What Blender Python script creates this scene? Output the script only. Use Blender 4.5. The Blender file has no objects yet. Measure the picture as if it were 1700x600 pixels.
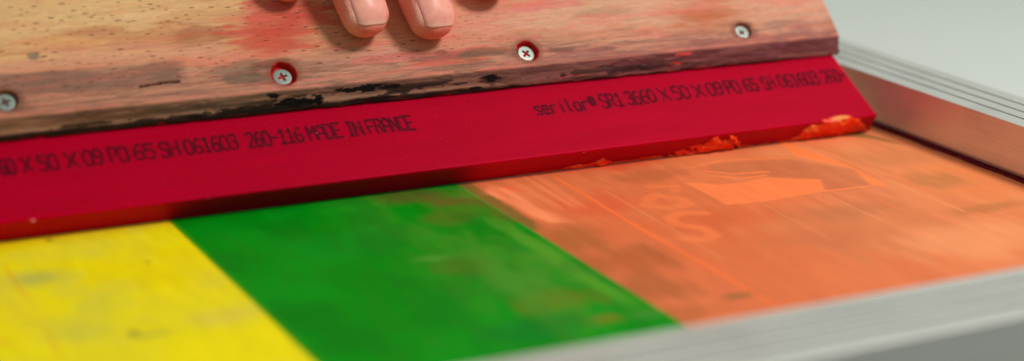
import bpy, math, random
import numpy as np
from mathutils import Matrix, Vector
from mathutils.bvhtree import BVHTree

# all measures below are millimetres; origin = right end of the blade's contact line on the screen
MM = 0.001
scene = bpy.context.scene
COL = scene.collection
rng = np.random.RandomState(7)
random.seed(7)

# ------------------------------------------------------------------ camera
cam_data = bpy.data.cameras.new('camera')
cam = bpy.data.objects.new('camera', cam_data)
COL.objects.link(cam)
scene.camera = cam
R = np.array([[0.89265, -0.115, 0.43583], [-0.45047, -0.26181, 0.85354], [0.01595, -0.95824, -0.2855]])
M = Matrix.Identity(4)
for i in range(3):
    M[i][0] = R[i][0]; M[i][1] = -R[i][1]; M[i][2] = -R[i][2]
M.translation = Vector((-0.4730, -0.59373, 0.19595))
cam.matrix_world = M
cam_data.sensor_width = 36.0
cam_data.lens = 64.2
cam_data.clip_start = 0.02
cam_data.clip_end = 50
cam_data.dof.use_dof = True
cam_data.dof.focus_distance = 0.69
cam_data.dof.aperture_fstop = 4.4

# ------------------------------------------------------------------ light
scene.view_settings.view_transform = 'Standard'
scene.view_settings.look = 'None'
scene.view_settings.exposure = 0.0
scene.view_settings.gamma = 1.0
scene.render.engine = 'CYCLES'
w = bpy.data.worlds.new('World'); scene.world = w; w.use_nodes = True
bg = w.node_tree.nodes['Background']
# a bright room: light walls and ceiling beyond and above, darker behind the photographer and below the table
_t = w.node_tree
_tc = _t.nodes.new('ShaderNodeTexCoord'); _dp = _t.nodes.new('ShaderNodeVectorMath'); _dp.operation = 'DOT_PRODUCT'
_dp.inputs[1].default_value = (0.15, 0.60, 0.62)
_t.links.new(_tc.outputs['Generated'], _dp.inputs[0])
_mr = _t.nodes.new('ShaderNodeMapRange'); _mr.interpolation_type = 'SMOOTHSTEP'
_mr.inputs['From Min'].default_value = -0.45; _mr.inputs['From Max'].default_value = 0.75
_mr.inputs['To Min'].default_value = 0.25; _mr.inputs['To Max'].default_value = 0.42
_t.links.new(_dp.outputs['Value'], _mr.inputs['Value']); _t.links.new(_mr.outputs['Result'], bg.inputs[1])
bg.inputs[0].default_value = (0.93, 1.0, 0.95, 1)

def area(name, loc, target, size, power, color):
    d = bpy.data.lights.new(name, 'AREA'); d.shape = 'RECTANGLE'; d.size = size[0]; d.size_y = size[1]
    d.energy = power; d.color = color
    o = bpy.data.objects.new(name, d); COL.objects.link(o)
    o.location = loc
    o.rotation_euler = (Vector(target) - Vector(loc)).to_track_quat('-Z', 'Y').to_euler()
    return o
area('key_softbox', (0.28, -0.42, 0.84), (-0.2, 0.0, 0.02), (0.24, 0.24), 7.9, (1.0, 0.94, 0.87))

# ------------------------------------------------------------------ helpers
def lin(c, k=1.0):
    c = np.asarray(c, float) / 255.0
    return np.where(c <= 0.04045, c / 12.92, ((c + 0.055) / 1.055) ** 2.4) * k

def _noise(x, y, seed):
    r = np.random.RandomState(seed).rand(128, 128)
    xi = np.floor(x).astype(int); yi = np.floor(y).astype(int)
    fx = x - xi; fy = y - yi
    fx = fx * fx * (3 - 2 * fx); fy = fy * fy * (3 - 2 * fy)
    a = r[xi % 128, yi % 128]; b = r[(xi + 1) % 128, yi % 128]
    c = r[xi % 128, (yi + 1) % 128]; d = r[(xi + 1) % 128, (yi + 1) % 128]
    return (a * (1 - fx) + b * fx) * (1 - fy) + (c * (1 - fx) + d * fx) * fy

def fbm(x, y, seed, oct=4):
    s = 0; a = 0.5; t = 0
    for k in range(oct):
        s = s + a * _noise(x * 2 ** k + 17.3 * k, y * 2 ** k + 9.1 * k, seed + k); t += a; a *= 0.5
    return s / t

def sstep(a, b, x):
    t = np.clip((x - a) / (b - a), 0, 1)
    return t * t * (3 - 2 * t)

def blend(col, m, c, k=1.0):
    m = np.clip(m, 0, 1)[..., None]
    return col * (1 - m) + np.asarray(lin(c, k))[None, None, :] * m

def seg_dist(x, y, pts):
    d = np.full(x.shape, 1e9)
    for (ax, ay), (bx, by) in zip(pts[:-1], pts[1:]):
        dx, dy = bx - ax, by - ay; L = dx * dx + dy * dy + 1e-12
        t = np.clip(((x - ax) * dx + (y - ay) * dy) / L, 0, 1)
        d = np.minimum(d, np.hypot(x - ax - t * dx, y - ay - t * dy))
    return d

def in_poly(x, y, pts):
    inside = np.zeros(x.shape, bool); n = len(pts)
    for i in range(n):
        ax, ay = pts[i]; bx, by = pts[(i + 1) % n]
        c = ((ay > y) != (by > y)) & (x < (bx - ax) * (y - ay) / (by - ay + 1e-12) + ax)
        inside ^= c
    return inside

def poly_mask(x, y, pts, soft=0.8):
    d = seg_dist(x, y, list(pts) + [pts[0]])
    s = np.where(in_poly(x, y, pts), d, -d)
    return sstep(-soft, soft, s)

def blobs(col, x, y, items, seed, edge=0.5, stretch=(8, 2.5), k=1.0, hard=0.3):
    for i, (cx, cy, rx, ry, c, a) in enumerate(items):
        r = np.sqrt(((x - cx) / max(rx, .1)) ** 2 + ((y - cy) / max(ry, .1)) ** 2)
        n = fbm(x / stretch[0] + i * 3.1, y / stretch[1] + i * 5.7, seed + i, 4)
        m = a * (1 - sstep(1 - hard, 1 + hard, r + (n - 0.5) * edge * 2))
        col = blend(col, m, c, k)
    return col

def mat(name):
    m = bpy.data.materials.new(name); m.use_nodes = True
    return m, m.node_tree, m.node_tree.nodes['Principled BSDF']

def nd(t, kind, **kw):
    n = t.nodes.new(kind)
    for k, v in kw.items(): setattr(n, k, v)
    return n

def mesh_obj(name, verts, faces, material, parent=None, smooth=True, col=None, grain=None, loc=None):
    """verts in mm, world axes; stored relative to the parent (or own) origin"""
    v = np.asarray(verts, float).reshape(-1, 3)
    o0 = np.array(parent['o'] if parent is not None else (loc if loc is not None else (0, 0, 0)), float)
    me = bpy.data.meshes.new(name)
    me.from_pydata(((v - o0) * MM).tolist(), [], [tuple(int(i) for i in f) for f in faces])
    me.materials.append(material)
    if smooth: me.polygons.foreach_set('use_smooth', [True] * len(me.polygons))
    if col is not None:
        a = me.color_attributes.new('tint', 'FLOAT_COLOR', 'POINT')
        cc = np.asarray(col); cc = cc.reshape(-1, cc.shape[-1]) if cc.ndim > 1 else cc
        c = np.ones((len(v), 4)); c[:, :cc.shape[-1]] = cc
        a.data.foreach_set('color', c.ravel())
    if grain is not None:
        a = me.attributes.new('grain', 'FLOAT_VECTOR', 'POINT')
        a.data.foreach_set('vector', np.asarray(grain, float).reshape(-1).tolist())
    me.update()
    o = bpy.data.objects.new(name, me); COL.objects.link(o)
    if parent is not None: o.parent = parent
    else:
        o.location = Vector(o0 * MM); o['o'] = tuple(o0)
    return o

def grid_faces(nu, nv, closed_v=False, off=0):
    f = []
    for i in range(nu - 1):
        for j in range(nv - 1 + (1 if closed_v else 0)):
            j2 = (j + 1) % nv
            f.append((off + i * nv + j, off + (i + 1) * nv + j, off + (i + 1) * nv + j2, off + i * nv + j2))
    return f

def root(name, label, cat, loc):
    e = bpy.data.objects.new(name, None); COL.objects.link(e)
    e.empty_display_size = 0.02
    e.location = Vector(loc) * MM; e['o'] = tuple(float(a) for a in loc)
    e['label'] = label; e['category'] = cat
    return e

# ------------------------------------------------------------------ painted colour tables (mm on each surface)
WS= [(-331.0, 42.7, 64.2, 12.7, (224, 182, 128), 0.85), (-308.2, 28.4, 37.1, 4.1, (196, 128, 84), 0.55), (-280.3, 24.7, 13.6, 5.1, (160, 92, 62), 0.6), (-321.5, 17.0, 55.5, 7.4, (212, 142, 120), 0.5), (-331.2, 11.1, 39.8, 4.6, (138, 100, 84), 0.8), (-297.2, 11.9, 7.0, 4.0, (132, 100, 82), 0.75), (-340.0, 23.7, 2.1, 2.2, (112, 108, 92), 0.75), (-252.4, 26.2, 14.1, 11.0, (202, 88, 68), 0.85), (-238.9, 32.5, 13.2, 6.7, (196, 76, 60), 0.8), (-253.2, 36.5, 9.5, 3.2, (210, 96, 84), 0.7), (-271.5, 14.9, 20.5, 3.5, (218, 124, 98), 0.6), (-266.8, 11.0, 12.6, 2.8, (122, 106, 86), 0.6), (-252.9, 8.8, 10.7, 5.1, (108, 66, 46), 0.75), (-267.4, 6.2, 7.8, 2.5, (98, 84, 68), 0.7), (-222.3, 6.6, 36.2, 6.2, (192, 134, 112), 0.6), (-174.6, 8.2, 25.7, 2.2, (124, 84, 62), 0.85), (-188.8, 9.1, 3.0, 1.3, (92, 58, 44), 0.8), (-184.4, 5.4, 17.8, 1.3, (204, 98, 62), 0.7), (-166.0, 22.5, 26.1, 7.1, (218, 146, 126), 0.6), (-139.3, 5.8, 7.5, 1.3, (104, 66, 52), 0.8), (-120.4, 4.4, 5.4, 1.1, (120, 78, 64), 0.7), (-67.4, 16.9, 18.2, 5.8, (196, 114, 78), 0.8), (-106.0, 20.4, 42.2, 7.9, (212, 164, 134), 0.7), (-139.2, 27.2, 16.3, 2.2, (216, 124, 116), 0.7), (-111.2, 21.5, 11.2, 2.3, (172, 138, 112), 0.6), (-27.9, 11.5, 22.9, 8.8, (208, 154, 130), 0.7), (-70.5, 2.4, 12.8, 2.8, (148, 92, 78), 0.6), (-209.0, 10.6, 14.8, 3.7, (206, 142, 124), 0.6), (-229.7, 14.3, 9.6, 1.5, (128, 98, 84), 0.5), (-292.6, 1.8, 43.9, 2.5, (190, 130, 108), 0.5), (-105.4, 7.6, 16.8, 2.3, (205, 150, 128), 0.5), (-297.8, 35.8, 13.3, 2.5, (228, 186, 140), 0.5), (-273.3, 34.8, 13.8, 3.7, (208, 160, 112), 0.6), (-198.9, 11.2, 7.5, 1.1, (215, 130, 105), 0.6), (-338.1, 28.1, 21.0, 2.9, (224, 168, 112), 0.6)]
CS= [(-350.0, -2.3, 12.2, 1.7, (120, 84, 60), 0.8), (-314.8, -4.1, 19.2, 1.9, (104, 72, 50), 0.8), (-286.5, -3.0, 17.7, 2.0, (92, 70, 54), 0.85), (-264.1, -2.3, 13.7, 1.7, (112, 86, 64), 0.8), (-238.6, -3.3, 18.8, 1.8, (110, 84, 66), 0.8), (-199.9, -2.8, 19.8, 2.1, (118, 80, 72), 0.8), (-167.0, -4.0, 15.5, 1.9, (104, 66, 62), 0.8), (-135.4, -4.6, 24.1, 2.2, (98, 60, 60), 0.85), (-94.1, -4.9, 25.4, 2.2, (92, 52, 54), 0.85), (-50.6, -5.5, 26.8, 2.3, (104, 56, 62), 0.85), (-20.4, -5.5, 15.4, 2.4, (124, 70, 72), 0.8)]
CK= [(-293.2, -5.4, 13.2, 0.6, (40, 32, 28), 0.9), (-248.0, -4.6, 9.3, 1.4, (10, 8, 8), 1), (-258.3, -1.8, 2.3, 1.4, (8, 6, 6), 1), (-226.7, -2.1, 9.5, 1.1, (16, 10, 10), 1), (-214.6, -2.1, 4.8, 0.7, (20, 12, 10), 1), (-266.4, -5.5, 15.9, 1.1, (30, 24, 20), 0.95), (-170.9, -3.2, 3.6, 1.2, (16, 12, 14), 1), (-177.3, -6.2, 2.6, 0.9, (10, 8, 10), 1), (-327.5, -4.7, 10.5, 0.6, (40, 34, 28), 0.9), (-219.5, -6.0, 7.2, 0.6, (30, 8, 10), 0.9), (-84.3, -1.3, 2.6, 0.8, (214, 74, 66), 0.9), (-88.4, -4.4, 4.0, 0.5, (210, 70, 62), 0.9), (-135.4, -5.1, 5.3, 0.5, (196, 70, 78), 0.8), (-139.4, -4.4, 1.4, 0.8, (30, 30, 28), 0.8), (-121.9, -4.1, 16.4, 1.0, (60, 44, 42), 0.7), (-105.3, -4.9, 16.8, 0.8, (56, 36, 38), 0.7)]
CRACK= [(-306.1, 7.3), (-299.5, 7.9), (-295.4, 8.2), (-291.7, 8.0)]
MP={
'POST' : [(-114.4, -34.9), (-116.0, -65.8), (-102.2, -67.9), (-72.3, -66.3), (-65.3, -52.9), (-76.1, -46.5), (-83.2, -41.6), (-94.7, -44.4), (-104.0, -42.9)] ,
'WEDGE' : [(-46.8, 0.4), (-45.0, -8.4), (-43.4, -41.8), (-46.0, -68.4), (-51.8, -67.6), (-44.8, -46.7), (-49.9, -32.4), (-54.1, -23.0), (-51.3, -7.7)] ,
'THIN' : [(-72.3, -66.3), (-59.2, -66.9), (-46.0, -68.4)] ,
'FING1' : [(-99.1, -25.7), (-90.7, -33.0), (-77.5, -36.0)] ,
'FING2' : [(-100.7, -18.6), (-84.7, -15.4), (-61.2, -22.8)] ,
'FING3' : [(-100.5, -31.3), (-92.2, -39.4), (-81.4, -39.7)] ,
'SS' : [(-129.1, -71.1), (-136.3, -67.1), (-142.8, -70.4), (-145.3, -78.4), (-138.6, -85.8), (-138.8, -93.0), (-144.6, -96.9), (-151.1, -92.6)] ,
'LO' : [(-132.7, -44.6), (-127.8, -53.4), (-128.5, -59.5), (-137.6, -61.1), (-142.7, -54.8), (-137.5, -47.4), (-132.7, -44.6)] ,
'LN' : [(-129.2, -34.4), (-120.9, -38.1), (-123.8, -43.6)] ,
'L1' : [(-156.3, -9.5), (-158.7, -78.3), (-159.2, -161.5)] ,
'L2' : [(-147.6, -33.1), (-149.0, -84.1), (-150.8, -116.8)] ,
'L3' : [(-103.0, -67.6), (-105.4, -114.4)] ,
'L4' : [(-75.0, -70.1), (-75.7, -116.7), (-76.2, -163.5)] ,
'L5' : [(-39.5, -19.7), (-41.9, -73.7), (-41.5, -107.5)] ,
'L6' : [(-40.2, -5.5), (-41.6, -66.0)] ,
'PATCH' : [(-183.7, -7.9), (-178.1, -19.7), (-179.6, -40.9), (-176.8, -61.4), (-184.4, -58.7), (-187.2, -49.9), (-187.5, -28.6), (-189.6, -17.9)] ,
'GO' : [(-194.2, -3.3), (-194.3, -24.0), (-196.3, -46.7), (-193.2, -60.1), (-190.9, -60.3), (-194.9, -163.3)] ,
'DARK' : [(-93.4, -18.1), (-62.5, -22.2), (-44.8, -46.7), (-51.8, -67.6), (-72.3, -66.3), (-65.3, -52.9), (-89.3, -36.3), (-98.3, -27.8)] ,
'YL' : [(-366.1, -20.4), (-366.0, -63.4), (-368.1, -110.4)] ,
'RPALE' : [(-42.3, -115.0), (-11.0, -104.9), (-62.9, -162.9), (-81.3, -154.7)] ,
'OLV' : [(-18.4, -4.7), (-10.9, -11.0), (-4.2, -26.1), (-4.0, -18.1), (-8.5, -3.7)] ,
}
MY= [(-359.7, -43.6, 10.1, 8.4, (168, 170, 70), 0.7), (-359.7, -43.6, 5.5, 4.4, (150, 158, 90), 0.5), (-359.6, -95.4, 10.2, 7.6, (168, 168, 70), 0.6), (-344.6, -101.7, 2.0, 2.3, (110, 110, 50), 0.85), (-339.7, -105.0, 6.8, 2.4, (150, 150, 60), 0.6), (-323.5, -42.1, 0.9, 1.7, (110, 105, 30), 0.8), (-347.1, -7.3, 1.3, 1.9, (90, 80, 30), 0.8), (-379.9, -93.5, 1.3, 2.4, (215, 140, 40), 0.6), (-340.9, -21.7, 23.3, 8.5, (205, 190, 70), 0.3), (-317.0, -99.7, 10.7, 5.8, (195, 175, 80), 0.5), (-344.5, -73.1, 10.8, 9.2, (180, 180, 60), 0.4), (-314.8, -49.9, 30.9, 22.8, (220, 195, 0), 0.5), (-370.9, -61.2, 7.1, 31.6, (216, 190, 50), 0.4)]
MG= [(-225.0, -109.2, 12.0, 15.0, (56, 140, 36), 0.8), (-205.4, -92.4, 8.3, 7.5, (60, 140, 36), 0.7), (-218.8, -129.9, 13.6, 8.4, (100, 120, 24), 0.7), (-214.6, -148.9, 7.6, 3.5, (110, 124, 30), 0.8), (-185.5, -80.8, 13.1, 6.8, (52, 140, 40), 0.5), (-229.7, -88.1, 10.2, 7.5, (70, 120, 30), 0.7), (-189.6, -112.5, 16.6, 6.1, (70, 150, 40), 0.5), (-211.4, -40.0, 13.4, 7.6, (90, 112, 30), 0.55), (-214.8, -10.9, 13.8, 8.2, (84, 104, 34), 0.8), (-198.3, -22.3, 14.0, 9.4, (104, 100, 36), 0.8), (-194.0, -47.7, 6.8, 7.4, (90, 110, 30), 0.8), (-252.4, -50.9, 25.1, 11.9, (0, 140, 30), 0.5), (-233.4, -145.8, 18.7, 6.6, (0, 128, 40), 0.5), (-197.9, -150.8, 7.8, 2.7, (70, 140, 50), 0.5), (-179.7, -61.6, 9.0, 4.9, (70, 140, 40), 0.7), (-238.8, -77.4, 6.2, 3.3, (80, 150, 50), 0.6)]
MO= [(-191.1, -78.3, 13.0, 12.5, (176, 100, 52), 0.7), (-178.2, -104.6, 17.0, 13.7, (184, 98, 56), 0.7), (-191.2, -130.5, 16.1, 11.5, (180, 100, 58), 0.65), (-190.4, -154.2, 11.7, 5.3, (190, 105, 62), 0.6), (-165.6, -148.1, 5.0, 2.3, (150, 104, 58), 0.7), (-130.5, -0.1, 23.2, 8.9, (226, 92, 60), 0.7), (-157.7, -48.2, 18.9, 12.8, (224, 98, 60), 0.6), (-139.1, -79.6, 27.7, 11.7, (216, 98, 54), 0.4), (-138.2, -115.8, 30.9, 21.0, (222, 112, 66), 0.5), (-84.8, -111.2, 37.9, 22.1, (216, 128, 80), 0.5), (-16.0, -77.2, 21.4, 25.7, (236, 134, 80), 0.6), (-60.7, -136.5, 23.5, 15.5, (240, 150, 100), 0.7), (-15.8, -40.7, 19.6, 11.4, (214, 130, 80), 0.5), (-31.0, -108.2, 15.2, 4.6, (186, 116, 66), 0.5), (-81.7, -89.7, 19.5, 8.3, (196, 118, 74), 0.5), (-110.1, -110.8, 18.4, 10.9, (210, 116, 74), 0.5), (-24.5, -73.5, 8.0, 10.3, (190, 124, 74), 0.5), (-95.2, -67.7, 9.9, 6.3, (232, 120, 74), 0.4), (-72.4, 3.5, 11.1, 4.6, (216, 104, 60), 0.5), (-119.6, -22.9, 15.3, 7.0, (190, 100, 60), 0.5), (-181.2, -17.4, 7.2, 4.1, (250, 108, 66), 0.6)]


# ------------------------------------------------------------------ materials
def m_table():
    m, t, b = mat('table_laminate')
    b.inputs['Base Color'].default_value = (0.62, 0.68, 0.645, 1); b.inputs['Roughness'].default_value = 0.55
    n = nd(t, 'ShaderNodeTexNoise'); n.inputs['Scale'].default_value = 3
    r = nd(t, 'ShaderNodeValToRGB'); r.color_ramp.elements[0].color = (0.60, 0.66, 0.62, 1); r.color_ramp.elements[1].color = (0.64, 0.69, 0.655, 1)
    tc = nd(t, 'ShaderNodeTexCoord'); t.links.new(tc.outputs['Object'], n.inputs['Vector'])
    t.links.new(n.outputs['Fac'], r.inputs['Fac']); t.links.new(r.outputs['Color'], b.inputs['Base Color'])
    return m

def m_alu():
    m, t, b = mat('anodised_aluminium')
    b.inputs['Metallic'].default_value = 0.72; b.inputs['Roughness'].default_value = 0.42
    tc = nd(t, 'ShaderNodeTexCoord'); mp = nd(t, 'ShaderNodeMapping')
    n = nd(t, 'ShaderNodeTexNoise'); n.inputs['Scale'].default_value = 1.0; n.inputs['Detail'].default_value = 5
    at = nd(t, 'ShaderNodeAttribute', attribute_name='grain')
    mp.inputs['Scale'].default_value = (0.012, 1.6, 1.6)
    t.links.new(at.outputs['Vector'], mp.inputs['Vector']); t.links.new(mp.outputs['Vector'], n.inputs['Vector'])
    n2 = nd(t, 'ShaderNodeTexNoise'); n2.inputs['Scale'].default_value = 0.05; n2.inputs['Detail'].default_value = 6
    t.links.new(at.outputs['Vector'], n2.inputs['Vector'])
    mx = nd(t, 'ShaderNodeMath', operation='ADD'); t.links.new(n.outputs['Fac'], mx.inputs[0]); t.links.new(n2.outputs['Fac'], mx.inputs[1])
    r = nd(t, 'ShaderNodeValToRGB'); r.color_ramp.elements[0].position = 0.6; r.color_ramp.elements[1].position = 1.35
    r.color_ramp.elements[0].color = (0.62, 0.62, 0.57, 1); r.color_ramp.elements[1].color = (0.77, 0.78, 0.72, 1)
    t.links.new(mx.outputs[0], r.inputs['Fac']); t.links.new(r.outputs['Color'], b.inputs['Base Color'])
    bp = nd(t, 'ShaderNodeBump'); bp.inputs['Strength'].default_value = 0.08; bp.inputs['Distance'].default_value = 0.0002
    t.links.new(n.outputs['Fac'], bp.inputs['Height']); t.links.new(bp.outputs['Normal'], b.inputs['Normal'])
    return m

def m_ink_mesh():
    m, t, b = mat('ink_stained_screen_mesh')
    a = nd(t, 'ShaderNodeAttribute', attribute_name='tint')
    g = nd(t, 'ShaderNodeAttribute', attribute_name='grain')
    b.inputs['Roughness'].default_value = 0.42
    b.inputs['Specular IOR Level'].default_value = 0.03
    n = nd(t, 'ShaderNodeTexNoise'); n.inputs['Scale'].default_value = 0.09; n.inputs['Detail'].default_value = 5
    mp = nd(t, 'ShaderNodeMapping'); mp.inputs['Scale'].default_value = (2.2, 0.5, 1)
    t.links.new(g.outputs['Vector'], mp.inputs['Vector']); t.links.new(mp.outputs['Vector'], n.inputs['Vector'])
    n3 = nd(t, 'ShaderNodeTexNoise'); n3.inputs['Scale'].default_value = 2.2; n3.inputs['Detail'].default_value = 3
    t.links.new(g.outputs['Vector'], n3.inputs['Vector'])
    ad = nd(t, 'ShaderNodeMath', operation='MULTIPLY_ADD'); ad.inputs[1].default_value = 0.35
    t.links.new(n3.outputs['Fac'], ad.inputs[0]); t.links.new(n.outputs['Fac'], ad.inputs[2])
    mr = nd(t, 'ShaderNodeMapRange'); mr.inputs['From Min'].default_value = 0.4; mr.inputs['From Max'].default_value = 0.95
    mr.inputs['To Min'].default_value = 0.93; mr.inputs['To Max'].default_value = 1.07
    t.links.new(ad.outputs[0], mr.inputs['Value'])
    vm = nd(t, 'ShaderNodeVectorMath', operation='SCALE')
    t.links.new(a.outputs['Color'], vm.inputs[0]); t.links.new(mr.outputs['Result'], vm.inputs['Scale'])
    t.links.new(vm.outputs['Vector'], b.inputs['Base Color'])
    rr = nd(t, 'ShaderNodeMapRange'); rr.inputs['From Min'].default_value = 0.3; rr.inputs['From Max'].default_value = 0.7
    rr.inputs['To Min'].default_value = 0.34; rr.inputs['To Max'].default_value = 0.55
    t.links.new(n.outputs['Fac'], rr.inputs['Value']); t.links.new(rr.outputs['Result'], b.inputs['Roughness'])
    bp = nd(t, 'ShaderNodeBump'); bp.inputs['Strength'].default_value = 0.15; bp.inputs['Distance'].default_value = 0.0004
    t.links.new(n.outputs['Fac'], bp.inputs['Height']); t.links.new(bp.outputs['Normal'], b.inputs['Normal'])
    return m

def m_wood():
    m, t, b = mat('stained_beech_wood')
    a = nd(t, 'ShaderNodeAttribute', attribute_name='tint')
    g = nd(t, 'ShaderNodeAttribute', attribute_name='grain')
    # fine fibres
    mp = nd(t, 'ShaderNodeMapping'); mp.inputs['Scale'].default_value = (0.16, 2.3, 1)
    t.links.new(g.outputs['Vector'], mp.inputs['Vector'])
    n = nd(t, 'ShaderNodeTexNoise'); n.inputs['Scale'].default_value = 1; n.inputs['Detail'].default_value = 6; n.inputs['Roughness'].default_value = 0.65
    t.links.new(mp.outputs['Vector'], n.inputs['Vector'])
    mr = nd(t, 'ShaderNodeMapRange'); mr.inputs['From Min'].default_value = 0.3; mr.inputs['From Max'].default_value = 0.72
    mr.inputs['To Min'].default_value = 0.84; mr.inputs['To Max'].default_value = 1.26
    t.links.new(n.outputs['Fac'], mr.inputs['Value'])
    # speckle
    n2 = nd(t, 'ShaderNodeTexNoise'); n2.inputs['Scale'].default_value = 1.7; n2.inputs['Detail'].default_value = 4
    t.links.new(g.outputs['Vector'], n2.inputs['Vector'])
    mr2 = nd(t, 'ShaderNodeMapRange'); mr2.inputs['From Min'].default_value = 0.3; mr2.inputs['From Max'].default_value = 0.7
    mr2.inputs['To Min'].default_value = 0.93; mr2.inputs['To Max'].default_value = 1.06
    t.links.new(n2.outputs['Fac'], mr2.inputs['Value'])
    mu = nd(t, 'ShaderNodeMath', operation='MULTIPLY'); t.links.new(mr.outputs[0], mu.inputs[0]); t.links.new(mr2.outputs[0], mu.inputs[1])
    # beech flecks: short dark dashes along the grain
    mv = nd(t, 'ShaderNodeMapping'); mv.inputs['Scale'].default_value = (1 / 7.0, 1 / 1.35, 1); mv.inputs['Rotation'].default_value = (0, 0, 0.62)
    t.links.new(g.outputs['Vector'], mv.inputs['Vector'])
    vo = nd(t, 'ShaderNodeTexVoronoi', feature='F1', voronoi_dimensions='2D'); vo.inputs['Scale'].default_value = 1; vo.inputs['Randomness'].default_value = 0.95
    t.links.new(mv.outputs['Vector'], vo.inputs['Vector'])
    sp = nd(t, 'ShaderNodeSeparateColor'); t.links.new(vo.outputs['Color'], sp.inputs['Color'])
    th = nd(t, 'ShaderNodeMapRange'); th.inputs['From Min'].default_value = 0; th.inputs['From Max'].default_value = 1
    th.inputs['To Min'].default_value = -0.06; th.inputs['To Max'].default_value = 0.19
    t.links.new(sp.outputs['Red'], th.inputs['Value'])
    sb = nd(t, 'ShaderNodeMath', operation='SUBTRACT'); t.links.new(th.outputs[0], sb.inputs[0]); t.links.new(vo.outputs['Distance'], sb.inputs[1])
    fl = nd(t, 'ShaderNodeMapRange'); fl.inputs['From Min'].default_value = -0.02; fl.inputs['From Max'].default_value = 0.06
    t.links.new(sb.outputs[0], fl.inputs['Value'])
    vm = nd(t, 'ShaderNodeVectorMath', operation='SCALE')
    t.links.new(a.outputs['Color'], vm.inputs[0]); t.links.new(mu.outputs[0], vm.inputs['Scale'])
    mx = nd(t, 'ShaderNodeMix', data_type='RGBA')
    fm = nd(t, 'ShaderNodeMath', operation='MULTIPLY'); fm.inputs[1].default_value = 0.85
    t.links.new(fl.outputs[0], fm.inputs[0])
    # flecks fade out in patches
    n5 = nd(t, 'ShaderNodeTexNoise'); n5.inputs['Scale'].default_value = 0.05; t.links.new(g.outputs['Vector'], n5.inputs['Vector'])
    f5 = nd(t, 'ShaderNodeMapRange'); f5.inputs['From Min'].default_value = 0.32; f5.inputs['From Max'].default_value = 0.52
    t.links.new(n5.outputs['Fac'], f5.inputs['Value'])
    f6 = nd(t, 'ShaderNodeMath', operation='MULTIPLY'); t.links.new(fm.outputs[0], f6.inputs[0]); t.links.new(a.outputs['Alpha'], f6.inputs[1])
    t.links.new(f6.outputs[0], mx.inputs['Factor'])
    t.links.new(vm.outputs['Vector'], mx.inputs['A'])
    mx.inputs['B'].default_value = (0.085, 0.025, 0.014, 1)
    t.links.new(mx.outputs['Result'], b.inputs['Base Color'])
    b.inputs['Roughness'].default_value = 0.62
    b.inputs['Specular IOR Level'].default_value = 0.15
    h = nd(t, 'ShaderNodeMath', operation='SUBTRACT'); t.links.new(n.outputs['Fac'], h.inputs[0]); t.links.new(f6.outputs[0], h.inputs[1])
    bp = nd(t, 'ShaderNodeBump'); bp.inputs['Strength'].default_value = 0.3; bp.inputs['Distance'].default_value = 0.00035
    t.links.new(h.outputs[0], bp.inputs['Height']); t.links.new(bp.outputs['Normal'], b.inputs['Normal'])
    return m

def m_blade():
    m, t, b = mat('red_polyurethane')
    g = nd(t, 'ShaderNodeAttribute', attribute_name='grain')
    b.inputs['Roughness'].default_value = 0.45; b.inputs['Specular IOR Level'].default_value = 0.16; b.inputs['Specular Tint'].default_value = (1.0, 0.02, 0.14, 1)
    b.inputs['Subsurface Weight'].default_value = 0.6
    b.inputs['Subsurface Radius'].default_value = (1.0, 0.12, 0.12); b.inputs['Subsurface Scale'].default_value = 0.006
    mp = nd(t, 'ShaderNodeMapping'); mp.inputs['Scale'].default_value = (0.02, 0.14, 1)
    t.links.new(g.outputs['Vector'], mp.inputs['Vector'])
    n = nd(t, 'ShaderNodeTexNoise'); n.inputs['Scale'].default_value = 1; n.inputs['Detail'].default_value = 5
    t.links.new(mp.outputs['Vector'], n.inputs['Vector'])
    r = nd(t, 'ShaderNodeValToRGB'); r.color_ramp.elements[0].position = 0.3; r.color_ramp.elements[1].position = 0.75
    r.color_ramp.elements[0].color = (0.42, 0.0, 0.016, 1); r.color_ramp.elements[1].color = (0.49, 0.0, 0.022, 1)
    t.links.new(n.outputs['Fac'], r.inputs['Fac'])
    # fine scratches and dust
    v = nd(t, 'ShaderNodeTexVoronoi', feature='F1', voronoi_dimensions='2D'); v.inputs['Scale'].default_value = 0.22
    mv = nd(t, 'ShaderNodeMapping'); mv.inputs['Scale'].default_value = (0.6, 1, 1); t.links.new(g.outputs['Vector'], mv.inputs['Vector'])
    t.links.new(mv.outputs['Vector'], v.inputs['Vector'])
    lt = nd(t, 'ShaderNodeMath', operation='LESS_THAN'); lt.inputs[1].default_value = 0.022; t.links.new(v.outputs['Distance'], lt.inputs[0])
    mx = nd(t, 'ShaderNodeMix', data_type='RGBA'); mx.inputs['B'].default_value = (0.75, 0.16, 0.14, 1)
    sc = nd(t, 'ShaderNodeMath', operation='MULTIPLY'); sc.inputs[1].default_value = 0.5; t.links.new(lt.outputs[0], sc.inputs[0])
    t.links.new(sc.outputs[0], mx.inputs['Factor']); t.links.new(r.outputs['Color'], mx.inputs['A'])
    t.links.new(mx.outputs['Result'], b.inputs['Base Color'])
    bp = nd(t, 'ShaderNodeBump'); bp.inputs['Strength'].default_value = 0.04; bp.inputs['Distance'].default_value = 0.0003
    t.links.new(n.outputs['Fac'], bp.inputs['Height']); t.links.new(bp.outputs['Normal'], b.inputs['Normal'])
    return m

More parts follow.
